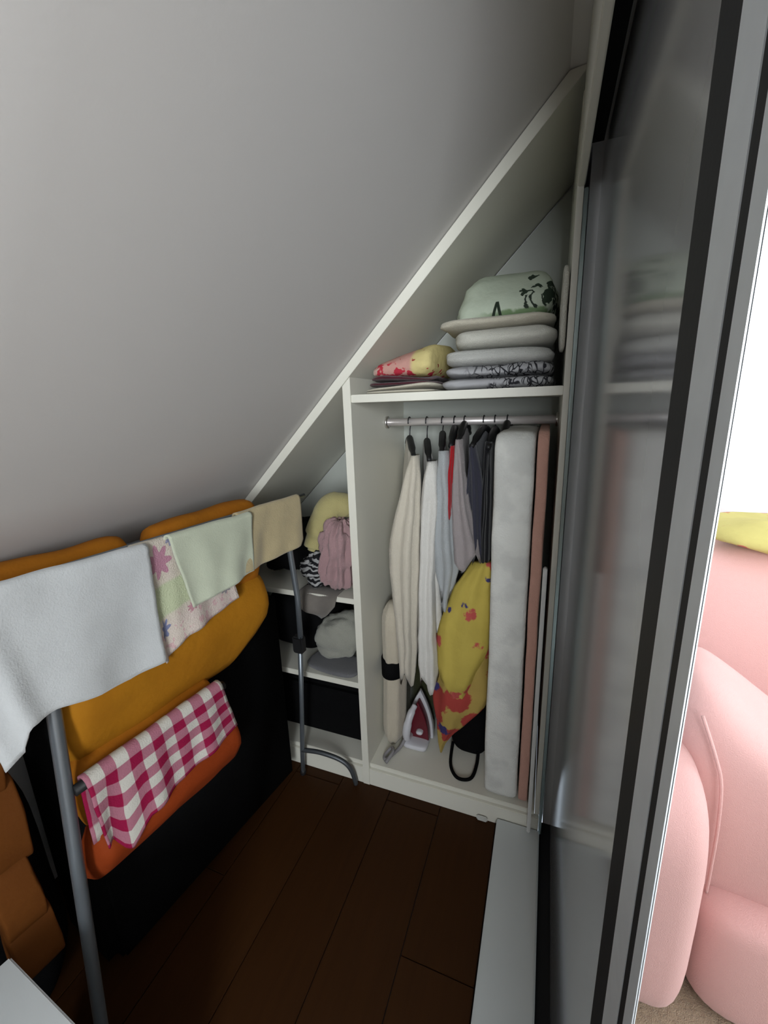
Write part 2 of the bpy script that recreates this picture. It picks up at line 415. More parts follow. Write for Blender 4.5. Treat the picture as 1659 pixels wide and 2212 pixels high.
tag(cloth('floral_towel', [(0, -.53, 1.141), (1, -.33, 1.138)],
    [(0, -.505, .862), (.2, -.492, .868), (.45, -.44, .895), (.7, -.37, .905), (1, -.285, .925)],
    M['floral'], .022, .004, wave=.005, wf=11, seed=2.1), 'pastel floral towel hanging partly behind the white and the green towel', 'towel')
tag(cloth('dish_towel', [(0, -.462, 1.146), (1, -.225, 1.142)],
    [(0, -.425, .962), (.35, -.36, .970), (1, -.235, .985)],
    M['towel_green'], .040, .004, wave=.006, wf=7, seed=4.0), 'plain pale green towel overlapping the floral one on the drying rack', 'towel')
tag(cloth('dish_towel', [(0, -.262, 1.146), (.6, -.12, 1.148), (1, -.022, 1.148)],
    [(0, -.275, .985), (.45, -.175, .985), (.9, -.045, .995), (1, -.02, 1.01)],
    M['towel_tan'], .030, .005, wave=.006, wf=8, seed=1.2), 'tan towel with a frayed edge at the far end of the drying rack', 'towel')
tag(cloth('checked_cloth', [(0, -.700, .725), (.5, -.545, .727), (1, -.375, .727)],
    [(0, -.690, .545), (.1, -.675, .548), (.16, -.655, .500), (.2, -.645, .495), (.3, -.60, .535), (.6, -.50, .555), (1, -.345, .575)],
    M['gingham'], .028, .003, wave=.006, wf=14, seed=3.0, rail_r=.016, back=.16), 'red and white checked cloth hanging low on the drying rack', 'cloth')

# orange padded mattress folded behind the rack -------------------------------
def quilt(name, col, col2): 
    t = NT(name); f = t.noise(7, 4); t.bump(t.noise(40, 4), .35, .006)
    return t.done(t.mix(f, col, col2), .75, .12)
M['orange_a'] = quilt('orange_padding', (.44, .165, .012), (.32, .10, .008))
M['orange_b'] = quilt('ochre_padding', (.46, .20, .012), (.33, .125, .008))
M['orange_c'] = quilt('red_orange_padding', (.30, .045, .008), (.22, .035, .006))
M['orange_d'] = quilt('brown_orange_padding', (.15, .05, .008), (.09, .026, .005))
mt = tag(empty('padded_mattress', rk(-.5, .4, -.09)), 'orange padded mattress folded into fat horizontal rolls behind the drying rack', 'mattress')
def roll(name, u0, u1, z, o, rz, ro, mat, sag=0.0, seed=0.0, shear=0.0, taper=0.0):
    rings = []; n = 28
    for i in range(31):
        s = i / 30; e = min(1.0, math.sin(math.pi * min(max(s, 0.0), 1.0)) * 4.5) ** .5 if 0 < s < 1 else .05
        u = u0 + (u1 - u0) * s; ring = []
        for k in range(n):
            a = 2 * math.pi * k / n
            ca, sa = sgn(math.cos(a), .8), sgn(math.sin(a), .8)
            p = rk(u - taper * s * (sa < 0) * -sa * -1, z + rz * e * sa - sag * math.sin(math.pi * s), o + ro * e * ca + shear * rz * e * min(sa, .35))
            p += noise.noise_vector(p * 9 + Vector((seed, seed, 0))) * .008
            ring.append(p)
        rings.append(ring)
    return loft(name, rings, mat, mt)
roll('roll', -.96, -.475, 1.055, -.080, .085, .045, M['orange_a'], -.012, 1)
roll('roll', -.46, -.105, 1.062, -.075, .080, .045, M['orange_a'], -.012, 5)
roll('roll', -.70, -.145, .99, -.045, .07, .045, M['orange_a'], 0, 9)
roll('roll', -.705, -.135, .815, -.050, .135, .048, M['orange_b'], 0, 2, .30, -.10)
roll('roll', -.70, -.345, .62, -.06, .10, .05, M['orange_a'], 0, 3)
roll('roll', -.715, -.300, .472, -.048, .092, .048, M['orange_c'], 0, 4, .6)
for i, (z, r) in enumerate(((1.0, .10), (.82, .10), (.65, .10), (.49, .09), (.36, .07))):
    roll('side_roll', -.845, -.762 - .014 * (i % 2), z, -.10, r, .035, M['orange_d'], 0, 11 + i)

# white board leaning in the near corner ---------------------------------------
wb = M['sillw']
vs = []
c0, c1, c2 = Vector((-.862, .259, .45)), Vector((-.60, .236, .45)), Vector((-.795, .209, .45))
bx = tag(empty('storage_box', (-.72, .22, 0)), 'white box with a flat lid in the dark near corner by the drying rack', 'box')
prism('lid', [(-.862, .259), (-.52, .229), (-.527, .150), (-.875, .190)], 'z', .428, .45, paint('white_box_lid', (.62, .66, .67), .6), bx, .003)
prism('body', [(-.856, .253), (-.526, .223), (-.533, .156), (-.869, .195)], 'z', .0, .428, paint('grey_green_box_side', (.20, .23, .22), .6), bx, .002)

# black case added to fill the dark behind the rack ---------------------------------------
sc = tag(empty('dark_filler_case', rk(-.36, 0, -.27)), 'large black case added to fill the dark behind the drying rack', 'dark_filler_case')
def rbox(name, u0, u1, z0, z1, o0, o1, mat, par, bev=.02):
    bm = bmesh.new(); bmesh.ops.create_cube(bm, size=1)
    for v in bm.verts: v.co = rk((u0 + u1) / 2 + v.co.y * (u1 - u0), (z0 + z1) / 2 + v.co.z * (z1 - z0), (o0 + o1) / 2 + v.co.x * (o1 - o0))
    bmesh.ops.bevel(bm, geom=list(bm.edges), offset=bev, segments=3, affect='EDGES', clamp_overlap=True)
    me = bpy.data.meshes.new(name); bm.to_mesh(me); bm.free(); return link(name, me, mat, par, True)
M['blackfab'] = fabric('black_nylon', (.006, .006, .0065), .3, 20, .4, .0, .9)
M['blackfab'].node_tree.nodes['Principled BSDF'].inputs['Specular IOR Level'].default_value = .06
rbox('shell', -.68, .018, .02, .79, -.37, -.125, M['blackfab'], sc, .03)
for u in (-.60, -.06): rbox('wheel', u - .02, u + .02, .0, .03, -.30, -.24, M['black'], sc, .008)
tube('handle', [rk(-.46, .79, -.265), rk(-.45, .82, -.265), rk(-.31, .82, -.265), rk(-.30, .79, -.265)], .008, M['black'], sc, 8, 4)

db = tag(empty('dark_corner_filler', rk(-.93, 0, -.30)), 'black bag shape added to fill the dark near corner behind the drying rack', 'bag')  # added black body that keeps the near corner dark
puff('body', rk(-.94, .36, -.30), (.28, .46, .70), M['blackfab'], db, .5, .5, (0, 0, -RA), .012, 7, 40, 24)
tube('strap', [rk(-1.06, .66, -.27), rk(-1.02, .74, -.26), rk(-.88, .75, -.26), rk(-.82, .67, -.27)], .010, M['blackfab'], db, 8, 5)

# ------------------------------------------------------------------ top shelf piles
def folded(name, x0, x1, y0, y1, z0, z1, n, mat, seed=0.0, lean=0.0, back=0.0, jit=.006, tilt=0.0, narrow=0.0):
    """folded textile: n soft layers with rounded fold edges, one mesh"""
    vs, fs, uv = [], [], []; h = (z1 - z0) / n; rnd = random.Random(seed); NU, NV = 72, 18
    for k in range(n):
        cx = (x0 + x1) / 2 + rnd.uniform(-jit, jit); cy = (y0 + y1) / 2 + rnd.uniform(-jit, jit); cz = z0 + h * (k + .5)
        sx = (x1 - x0) / 2 - rnd.uniform(0, jit); sy = (y1 - y0) / 2 - rnd.uniform(0, jit); sz = h * .54; b = len(vs)
        for j in range(NV + 1):
            ph = -math.pi / 2 + math.pi * j / NV
            for i in range(NU):
                th = 2 * math.pi * i / NU
                ux, uy, uz = sgn(math.cos(ph), .32) * sgn(math.cos(th), .3), sgn(math.cos(ph), .32) * sgn(math.sin(th), .3), sgn(math.sin(ph), .75)
                px, py, pz = cx + ux * sx * (1 - narrow * max(0, (cz + uz * sz - z0) / (z1 - z0)) * (ux < 0)), cy + uy * sy, cz + uz * sz
                t = (pz - z0) / max(z1 - z0, 1e-4)
                py += lean * max(t, 0); pz += back * (uy * .5 + .5) * t + tilt * ux * t
                p = Vector((px, py, pz)); nz = noise.noise_vector(p * 8 + Vector((seed * 3.1, 0, k))) * .015
                nz.z *= t if k else .25 * max(t, 0)
                wr = noise.turbulence(Vector((p.x * 7, p.y * 9, p.z * 34)) + Vector((seed, k, 0)), 3, True) - .5
                nz.y -= wr * .013 * (uy < 0); nz.x += wr * .008 * ux
                vs.append(p + nz); uv.append(((px - x0) / (x1 - x0), (pz - z0) / (z1 - z0) + (uy * .5 + .5) * .6))
        for j in range(NV):
            for i in range(NU): fs.append([b + j * NU + i, b + j * NU + (i + 1) % NU, b + (j + 1) * NU + (i + 1) % NU, b + (j + 1) * NU + i])
    return pydata(name, vs, fs, mat, None, True, uv)
M['cream'] = fabric('cream_cotton', (.58, .54, .44), .2, 24, .5)
M['white_blanket'] = fabric('white_blanket', (.64, .63, .56), .14, 18, .7)
M['grey_white'] = fabric('greyish_white_blanket', (.55, .55, .52), .16, 18, .7)
M['burgundy'] = fabric('dark_burgundy_cloth', (.09, .02, .03), .5, 40, .5)
def redfloral():
    t = NT('red_yellow_floral_quilt'); x, y, _ = t.sep(t.coord('UV'))
    base = t.mix(t.step(t.noise(9, 3), .47, .53), (.64, .56, .50), (.50, .27, .23))
    c = t.mix(t.step(x, .60, .68), base, (.58, .49, .22))
    sp = t.step(t.noise(34, 2), .57, .61); c = t.mix(t.math('MULTIPLY', sp, t.step(y, .75, .5)), c, (.42, .03, .05))
    sp = t.step(t.noise(27, 2), .64, .68); c = t.mix(sp, c, (.30, .05, .04))
    t.bump(t.noise(60, 3), .5, .004)
    return t.done(c, .9, .15)
M['redfloral'] = redfloral()
def branches():
    t = NT('grey_bedspread_black_branches'); v = t.coord()
    n = t.n('ShaderNodeTexVoronoi', feature='DISTANCE_TO_EDGE'); n.inputs['Scale'].default_value = 34
    mp = t.n('ShaderNodeMapping'); mp.inputs['Scale'].default_value = (2.0, .8, .75); t.l(v, mp.inputs[0])
    wr = t.n('ShaderNodeTexNoise'); wr.inputs['Scale'].default_value = 9; t.l(mp.outputs[0], wr.inputs['Vector'])
    ad = t.n('ShaderNodeMix', data_type='RGBA'); ad.inputs[0].default_value = .12; t.l(mp.outputs[0], ad.inputs[6]); t.l(wr.outputs['Color'], ad.inputs[7])
    t.l(ad.outputs[2], n.inputs['Vector'])
    ln = t.step(n.outputs['Distance'], .10, .05); x = t.sep(v)[0]
    ln = t.math('MULTIPLY', ln, t.step(x, -.24, -.17)); ln = t.math('MULTIPLY', ln, t.step(t.noise(12, 2), .36, .44))
    c = t.mix(ln, t.mix(t.noise(16), (.42, .42, .43), (.34, .34, .36)), (.03, .03, .035)); t.bump(t.noise(60, 3), .4, .004)
    return t.done(c, .9, .15)
M['branches'] = branches()
def greenprint():
    t = NT('pale_green_printed_quilt'); x, y, z = t.sep(t.coord())
    c = t.mix(t.noise(10, 3), (.52, .57, .46), (.44, .50, .40))
    c = t.mix(t.math('MULTIPLY', t.step(z, 1.625, 1.605), .8), c, (.58, .54, .45))
    wb = t.math('MULTIPLY', t.math('SUBTRACT', t.noise(30, 3), .5), .05)
    xx = t.math('ADD', x, wb); zz = t.math('ADD', z, t.math('MULTIPLY', wb, .7))
    # printed tree crowns, stems and a small forked mark along a meadow line
    c = t.mix(t.math('MULTIPLY', t.step(t.math('ABSOLUTE', t.math('SUBTRACT', zz, 1.628)), .012, .004), t.step(x, -.22, -.12)), c, (.17, .25, .13))
    for (cx, cz, r, a) in ((-.080, 1.682, .013, 1.3), (-.048, 1.694, .011, 1.4), (-.018, 1.674, .013, .6), (-.006, 1.706, .012, .7), (-.062, 1.728, .010, 1.4), (-.026, 1.655, .007, .6), (.002, 1.655, .009, .5)):
        c = t.mix(t.flower(xx, zz, cx, cz, r, 4, a), c, (.03, .045, .03))
    for (cx, zb, zt, sl) in ((-.072, 1.635, 1.67, .10), (-.050, 1.635, 1.685, -.25), (-.028, 1.64, 1.67, -.3)):
        ln = t.math('ABSOLUTE', t.math('SUBTRACT', xx, t.math('MULTIPLY_ADD', t.math('SUBTRACT', z, zb), sl, cx)))
        k = t.math('MULTIPLY', t.step(ln, .0042, .002), t.math('MULTIPLY', t.step(z, zb - .002, zb + .002), t.step(z, zt + .002, zt - .002)))
        c = t.mix(k, c, (.03, .04, .03))
    dz = t.math('SUBTRACT', 1.660, z); ax = t.math('ABSOLUTE', t.math('ADD', x, .145))
    leg = t.step(t.math('ABSOLUTE', t.math('SUBTRACT', ax, t.math('MULTIPLY', dz, .26))), .0050, .0030)
    leg = t.math('MULTIPLY', leg, t.math('MULTIPLY', t.step(dz, -.001, .001), t.step(dz, .036, .034)))
    c = t.mix(leg, c, (.02, .03, .02))
    t.bump(t.noise(26, 4), .5, .008)
    return t.done(c, .9, .15)
M['greenprint'] = greenprint()
ZS = 1.437
tag(folded('folded_sheet', -.540, -.300, 1.205, 1.62, ZS, 1.458, 2, M['cream'], 1), 'cream folded sheet at the bottom of the left pile on the top shelf', 'sheet')
tag(folded('folded_cloth', -.532, -.330, 1.215, 1.60, 1.459, 1.484, 2, M['burgundy'], 2), 'dark burgundy folded cloth in the middle of the left pile on the top shelf', 'cloth')
tag(folded('folded_quilt', -.515, -.305, 1.205, 1.58, 1.485, 1.545, 1, M['redfloral'], 3, .02, .03, .003, .03), 'red, white and yellow floral quilt folded on top of the left pile', 'quilt')
tag(folded('folded_bedspread', -.285, .022, 1.205, 1.66, ZS, 1.500, 2, M['branches'], 4, .0, 0, .010), 'grey bedspread with black branch print, lowest in the right-hand stack', 'bedspread')
tag(folded('folded_blanket', -.295, .004, 1.200, 1.66, 1.501, 1.546, 1, M['grey_white'], 5, .01, 0, .006), 'greyish white blanket folded above the branch-print bedspread', 'blanket')
tag(folded('folded_duvet', -.270, .006, 1.195, 1.66, 1.547, 1.596, 1, M['white_blanket'], 6, .012, 0, .006), 'cream white duvet folded under the pale green printed quilt', 'duvet')
tag(folded('folded_quilt', -.285, .008, 1.212, 1.66, 1.615, 1.765, 1, M['greenprint'], 7, .15, 0.0, .004, 0, .38), 'pale green quilt with dark tree print, topmost of the right-hand stack', 'quilt')
lip = folded('turned_edge', -.300, .006, 1.200, 1.60, 1.597, 1.624, 1, M['cream'], 8); lip.parent = bpy.data.objects['folded_quilt.001']
tag(puff('folded_cloth', (.0205, 1.27, 1.625), (.017, .12, .20), M['white_blanket'], None, .5, .5, (0, 0, 0), .002, 20), 'narrow white cloth wedged between the quilt stack and the right side panel', 'cloth')

# ------------------------------------------------------------------ hanging clothes
YR = 1.487
def hanger(xr, xf, zs, label):
    h = tag(empty('hanger', (xr, YR, 1.343)), label, 'hanger', 'hangers on the wardrobe rail')
    dx = (xf - xr)
    hook = []
    for k in range(11):
        a = math.radians(200 - 22 * k); hook.append((xr, YR + .0172 * math.cos(a), 1.343 + .0172 * math.sin(a)))
    hook.append((xr, YR + .004, 1.316)); hook.append((xr, YR, zs + .048))
    tube('hook', hook, .0022, M['steel_dark'], h, 8)
    for s in (-1, 1):
        q = -s
        tube('arm', [(xr, YR, zs + .05), (xr + dx * .35 * q, YR + s * .07, zs + .038), (xr + dx * .95 * q, YR + s * .185, zs + .004)], [.012, .012, .008], M['black'], h, 10, 5)
    return h
M['steel_dark'] = metal('dark_steel_hook', (.06, .06, .065), .4, .8)
def garment(name, xr, xf, zs, zb, mat, label, cat='shirt', bx=.030, bw=.03, sl_zb=None, sl_tab=None, seed=0.0):
    g = tag(empty(name, (xr, YR, zb)), label, cat, 'clothes hanging on the wardrobe rail')
    rings = []; n = 44; N = 26; dx = xf - xr
    for i in range(N + 1):
        t = i / N; z = zs + .048 + (zb - zs - .048) * t
        a = .03 + (.185 - .03) * min(1, t / .10) ** .6 if t < .10 else .185 + .012 * math.sin(t * 3)
        b = bx * (.30 + .70 * min(1, t * 1.7)) * (.9 + .25 * math.sin(t * 5 + seed))
        ring = []
        for k in range(n):
            q = 2 * math.pi * k / n
            cy = math.copysign(abs(math.cos(q)) ** .75, math.cos(q)); cx = math.sin(q)
            fold = 1 + .35 * min(1, t * 2) * math.sin(q * 6 + seed + t * 1.5) + .2 * math.sin(q * 11 + seed * 2)
            yy = cy * a; xx = cx * b * fold - dx * yy / .2 
            p = Vector((xr + xx + bw * t * math.sin(seed), YR + yy, z)); p += noise.noise_vector(p * 12 + Vector((seed, 0, 0))) * .006 * t
            ring.append(p)
        rings.append(ring)
    loft('body', rings, mat, g)
    if sl_tab:   # sleeve or front edge hanging nearest the camera: rows (z, x_left, x_right, y)
        rings = []; n = 28
        rows = []
        M_ = 24
        for i in range(M_ + 1):
            f = i / M_ * (len(sl_tab) - 1); k = min(int(f), len(sl_tab) - 2); r = f - k
            rows.append([a + (b - a) * r for a, b in zip(sl_tab[k], sl_tab[k + 1])])
        for i, (z, xl, xr2, yy) in enumerate(rows):
            t = i / M_; ring = []; c = (xl + xr2) / 2; hw = (xr2 - xl) / 2 * 1.16
            for k in range(n):
                q = 2 * math.pi * k / n
                f = 1 + .28 * min(1, t * 3) * math.sin(q * 5 + seed * 3 + t)
                p = Vector((c + hw * math.cos(q) * (1 if abs(math.cos(q)) > .8 else f), yy + (.028 + .012 * t) * math.sin(q) * f, z + .035 * max(0, t - .7) / .3 * math.sin(q * 3 + seed)))
                p += noise.noise_vector(p * 14 + Vector((seed, 2, 0))) * .004
                ring.append(p)
            rings.append(ring)
        loft('sleeve', rings, mat, g)
    hanger(xr, xf, zs, 'black hanger holding the ' + label.split(' hanging')[0].split(' nearest')[0])
    return g
M['c_cream'] = fabric('cream_shirt_cotton', (.60, .55, .46), .12, 14, .5)
M['c_white'] = fabric('white_shirt_cotton', (.66, .64, .60), .12, 14, .5)
M['c_grey'] = fabric('grey_blue_cotton', (.40, .42, .43), .12, 14, .5)
M['c_red'] = fabric('red_cotton', (.42, .012, .018), .2, 14, .4)
M['c_mauve'] = fabric('mauve_grey_cotton', (.34, .30, .30), .15, 14, .5)
M['c_navy'] = fabric('dark_navy_cotton', (.045, .045, .065), .2, 14, .4)
M['c_black'] = fabric('black_cotton', (.010, .010, .012), .2, 14, .3)
garment('shirt', -.470, -.395, 1.235, .62, M['c_cream'], 'cream long-sleeved shirt hanging leftmost on the wardrobe rail', bx=.038, seed=.4,
        sl_tab=[(1.245, -.408, -.386, 1.315), (1.20, -.420, -.380, 1.30), (1.10, -.440, -.380, 1.295), (.95, -.472, -.388, 1.29), (.85, -.474, -.388, 1.288), (.70, -.462, -.392, 1.285), (.56, -.448, -.394, 1.28), (.45, -.446, -.402, 1.28)])
garment('shirt', -.405, -.345, 1.225, .62, M['c_white'], 'white long-sleeved shirt hanging second from the left on the rail', bx=.034, seed=1.7,
        sl_tab=[(1.225, -.352, -.328, 1.31), (1.18, -.362, -.322, 1.30), (1.08, -.370, -.316, 1.292), (.95, -.372, -.325, 1.285), (.80, -.378, -.330, 1.28), (.62, -.376, -.325, 1.275), (.52, -.378, -.320, 1.27), (.455, -.370, -.318, 1.27)])
garment('shirt', -.348, -.305, 1.25, .72, M['c_grey'], 'grey-blue shirt hanging between the white shirt and the red top', bx=.028, seed=2.6,
        sl_tab=[(1.258, -.318, -.288, 1.315), (1.15, -.318, -.276, 1.305), (1.0, -.325, -.262, 1.30), (.88, -.320, -.252, 1.30), (.82, -.315, -.262, 1.30), (.77, -.305, -.272, 1.30)])
garment('top', -.305, -.278, 1.27, .80, M['c_red'], 'red top hanging between the grey-blue and the mauve shirt', 'top', bx=.014, seed=3.3,
        sl_tab=[(1.275, -.284, -.268, 1.325), (1.20, -.288, -.266, 1.318), (1.12, -.286, -.266, 1.315), (1.08, -.280, -.268, 1.315)])
garment('shirt', -.270, -.255, 1.285, .90, M['c_mauve'], 'mauve-grey shirt hanging with its hem flared, in front of the navy one', bx=.022, seed=4.4,
        sl_tab=[(1.295, -.264, -.246, 1.315), (1.20, -.266, -.236, 1.305), (1.08, -.264, -.215, 1.30), (.98, -.258, -.192, 1.30), (.91, -.252, -.180, 1.30)])
garment('shirt', -.205, -.215, 1.27, .86, M['c_navy'], 'dark navy shirt hanging behind the mauve-grey one', bx=.018, seed=5.2,
        sl_tab=[(1.275, -.225, -.205, 1.33), (1.12, -.222, -.180, 1.325), (.96, -.215, -.172, 1.325), (.92, -.212, -.180, 1.325)])
garment('jacket', -.168, -.165, 1.265, .70, M['c_black'], 'black jacket hanging beside the upright white mattress', 'jacket', bx=.014, seed=6.0,
        sl_tab=[(1.285, -.178, -.160, 1.34), (1.1, -.182, -.156, 1.335), (.8, -.182, -.158, 1.335), (.72, -.180, -.160, 1.335)])
hanger(-.128, -.128, 1.285, 'empty black hanger on the rail above the upright mattress')

# ------------------------------------------------------------------ upright mattress, foam and slat
def mattfn(u): 
    return (.004 * math.sin(u.z * 9) * abs(u.x), 0, 0)
t_ = NT('white_quilted_ticking'); t_.bump(t_.math('ADD', t_.noise(9, 4), t_.math('MULTIPLY', t_.noise(220, 2), .15)), .55, .02)
M['ticking'] = t_.done(t_.mix(t_.step(t_.noise(11, 4), .42, .62), (.74, .74, .70), (.63, .63, .60)), .9, .2)
M['foam_pink'] = fabric('pink_foam', (.60, .34, .27), .12, 30, .5, .1)
def slab(name, x0, x1, y0, y1, z0, z1, mat, rx, rc, label, cat, amp=.004, seed=0.0):
    """upright slab with rounded corners in the y-z plane"""
    pts = []; ns = 7
    for (cy, cz, a0) in ((y1 - rc, z1 - rc, 0), (y0 + rc, z1 - rc, 90), (y0 + rc, z0 + rc, 180), (y1 - rc, z0 + rc, 270)):
        for k in range(ns): a = math.radians(a0 + 90 * k / (ns - 1)); pts.append((cy, cz, math.cos(a), math.sin(a)))
    dense = []
    for i in range(len(pts)):
        a, b = pts[i], pts[(i + 1) % len(pts)]
        pa = Vector((a[0] + a[2] * rc, a[1] + a[3] * rc)); pb = Vector((b[0] + b[2] * rc, b[1] + b[3] * rc))
        m = max(1, int((pb - pa).length / .05))
        for k in range(m): dense.append((pa.lerp(pb, k / m), Vector((a[2], a[3])).lerp(Vector((b[2], b[3])), k / m)))
    rings = []
    prof = [(0, .6), (.02, .25), (.10, .06), (.22, 0), (.5, -.04), (.78, 0), (.90, .06), (.98, .25), (1, .6)]
    for (f, ins) in prof:
        x = x0 + (x1 - x0) * f; ring = []
        for (p, nn) in dense:
            q = p - nn * (ins * rx)
            v = Vector((x, q.x, q.y)); v += noise.noise_vector(v * 10 + Vector((seed, 0, 0))) * amp; ring.append(v)
        rings.append(ring)
    o = loft(name, rings, mat, None); tag(o, label, cat); return o
slab('upright_mattress', -.136, -.029, 1.196, 1.675, .093, 1.322, M['ticking'], .030, .045, 'white crib mattress standing upright in the wardrobe', 'mattress', .0035)
slab('foam_sheet', -.024, .005, 1.205, 1.64, .093, 1.324, M['foam_pink'], .012, .03, 'pink foam sheet standing between the white mattress and a thin slat', 'foam', .0025, 4.0)
tag(box('slat', .009, .0205, 1.163, 1.181, .0305, .955, paint('white_slat', (.70, .70, .68), .5), None, .003), 'thin white slat standing on the sill against the wardrobe edge', 'slat')

# ------------------------------------------------------------------ bottom of the right compartment
ZB = .0905
rm = tag(empty('rolled_mat', (-.512, 1.345, ZB)), 'cream rolled mat tied with a black strap beside the wardrobe divider', 'mat')
def rollmat(mat):
    rings = []; n = 40
    for i in range(25):
        t = i / 24; z = ZB + .003 + .60 * t
        e = 1 - .5 * (abs(t - .5) * 2) ** 10; cx = -.511 + .010 * t; r = .043 * e * (1 - .08 * math.exp(-((t - .53) / .05) ** 2))
        ring = []
        for k in range(n):
            a = 2 * math.pi * k / n; rr = r * (1 + .05 * math.cos(a * 7)); ring.append(Vector((cx + rr * math.cos(a), 1.345 + .02 * math.sin(t * 3) + rr * 1.5 * math.sin(a), z)))
        rings.append(ring)
    return loft('roll', rings, mat, rm)
rollmat(fabric('cream_felt', (.56, .50, .40), .15, 20, .5))
rings = []
for z in (.395, .397, .462, .464):
    rr = .046 if z in (.397, .462) else .039
    rings.append([Vector((-.508 + rr * 1.05 * math.cos(2 * math.pi * k / 32), 1.364 + rr * 1.55 * math.sin(2 * math.pi * k / 32), z)) for k in range(32)])
loft('strap', rings, M['blackfab'], rm)

ir = tag(empty('iron', (-.42, 1.37, ZB)), 'white and burgundy clothes iron standing on its heel in the wardrobe', 'iron')
M['iron_white'] = paint('white_gloss_plastic', (.62, .62, .66), .3, .03)
M['iron_red'] = paint('burgundy_plastic', (.13, .012, .022), .3, .1)
def archpts(w, h, n=18):
    out = [(-w, 0), (w, 0)]
    for k in range(1, n): 
        t = k / n; out.append((w * (1 - t ** 1.9), h * t ** .8)) 
    out.append((0, h))
    for k in range(n - 1, 0, -1):
        t = k / n; out.append((-w * (1 - t ** 1.9), h * t ** .8))
    return out
def arch(name, w, h, y0, y1, mat, cx=-.415, z0=ZB + .002, bev=.004):
    o = prism(name, [(cx + a, z0 + b) for a, b in archpts(w, h)], 'y', y0, y1, mat, ir, 0); 
    m = o.modifiers.new('b', 'BEVEL'); m.width = bev; m.segments = 2; return o
arch('soleplate', .054, .215, 1.402, 1.408, M['chrome'], bev=.001)
arch('rim', .053, .212, 1.388, 1.402, M['iron_white'])
arch('body', .044, .185, 1.352, 1.388, M['iron_red'])
tube('handle', [(-.447, 1.352, ZB + .03), (-.449, 1.315, ZB + .05), (-.444, 1.305, ZB + .10), (-.434, 1.318, ZB + .15), (-.424, 1.350, ZB + .175)], [.013, .014, .016, .014, .011], M['iron_white'], ir, 14, 6)
puff('heel', (-.418, 1.352, ZB + .014), (.098, .095, .026), M['iron_white'], ir, .5, .4, nu=24, nv=10)
puff('dial', (-.405, 1.346, ZB + .062), (.028, .018, .028), M['iron_white'], ir, .6, 1, (1.57, 0, 0), nu=18, nv=8)
tube('cord', [(-.452, 1.318, ZB + .05), (-.47, 1.30, ZB + .012), (-.49, 1.255, ZB + .008), (-.505, 1.225, ZB + .008), (-.515, 1.245, ZB + .009), (-.498, 1.275, ZB + .02), (-.485, 1.25, ZB + .026), (-.50, 1.212, ZB + .008)], .0065, paint('grey_cord', (.26, .25, .26), .6), ir, 8, 6)

tag(puff('cloth_bag', (-.425, 1.50, .25), (.13, .12, .32), fabric('dark_olive_cloth', (.035, .038, .012), .3, 18, .6), None, .7, .7, (0, 0, 0), .014, 9), 'dark olive cloth bag standing behind the iron', 'bag')
# yellow floral bundle
def yellow(name, yel, red, scale, dens, seed):
    t = NT(name); v = t.coord(); c = t.mix(t.noise(9, 3), yel, tuple(k * .72 for k in yel))
    for (sc_, th, col, off) in ((scale, dens, red, 0), (scale * 1.25, dens - .14, (.05, .045, .16), 3.7)):
        mp = t.n('ShaderNodeMapping'); mp.inputs['Location'].default_value = (seed + off, off, 0); t.l(v, mp.inputs[0])
        wn = t.n('ShaderNodeTexNoise'); wn.inputs['Scale'].default_value = 60; t.l(mp.outputs[0], wn.inputs['Vector'])
        mx = t.n('ShaderNodeMix', data_type='RGBA'); mx.inputs[0].default_value = .03; t.l(mp.outputs[0], mx.inputs[6]); t.l(wn.outputs['Color'], mx.inputs[7])
        vo = t.n('ShaderNodeTexVoronoi'); vo.inputs['Scale'].default_value = sc_; t.l(mx.outputs[2], vo.inputs['Vector'])
        c = t.mix(t.step(vo.outputs['Distance'], th, th - .06), c, col)
    t.bump(t.noise(18, 4), .6, .01); return t.done(c, .85, .2)
M['yellow_out'] = yellow('yellow_floral_cotton', (.60, .47, .10), (.50, .09, .08), 9.5, .27, 1.3)
M['yellow_in'] = yellow('yellow_red_floral_lining', (.50, .36, .10), (.38, .055, .045), 8.5, .44, 5.1)
yb = tag(empty('cloth_bundle', (-.25, 1.33, .12)), 'yellow floral cloth bundle hanging to a point beside the upright mattress', 'bundle')
def bundle(name, tab, mat, seed, y, dy):
    rings = []; n = 40; N = 34
    for i in range(N + 1):
        z = tab[0][0] + (tab[-1][0] - tab[0][0]) * i / N
        tt = [(-r[0], r[1], r[2]) for r in tab]; xl, xr = lerp_tab(tt, -z); c = (xl + xr) / 2; hw = (xr - xl) / 2; ring = []
        for k in range(n):
            q = 2 * math.pi * k / n
            f = 1 + .10 * math.sin(5 * q + seed + z * 9) + .06 * math.sin(9 * q + seed)
            p = Vector((c + hw * math.cos(q), y + min(dy, hw * .8 + .006) * math.sin(q) * f, z)); p += noise.noise_vector(p * 10 + Vector((seed, 0, 0))) * min(.010, hw * .2); ring.append(p)
        rings.append(ring)
    return loft(name, rings, mat, yb)
bundle('lining', [(.62, -.335, -.142), (.48, -.352, -.140), (.40, -.350, -.140), (.34, -.348, -.160), (.28, -.342, -.205), (.20, -.334, -.265), (.14, -.328, -.300), (.098, -.320, -.312)], M['yellow_in'], 1.0, 1.335, .055)
bundle('wrap', [(.90, -.205, -.140), (.82, -.260, -.140), (.72, -.300, -.140), (.60, -.325, -.145), (.52, -.322, -.165), (.45, -.305, -.20), (.39, -.275, -.222), (.35, -.250, -.235), (.335, -.244, -.238)], M['yellow_out'], 2.0, 1.302, .050)
bb = tag(empty('black_bag', (-.21, 1.40, ZB)), 'black bag with a strap loop lying below the yellow bundle', 'bag')
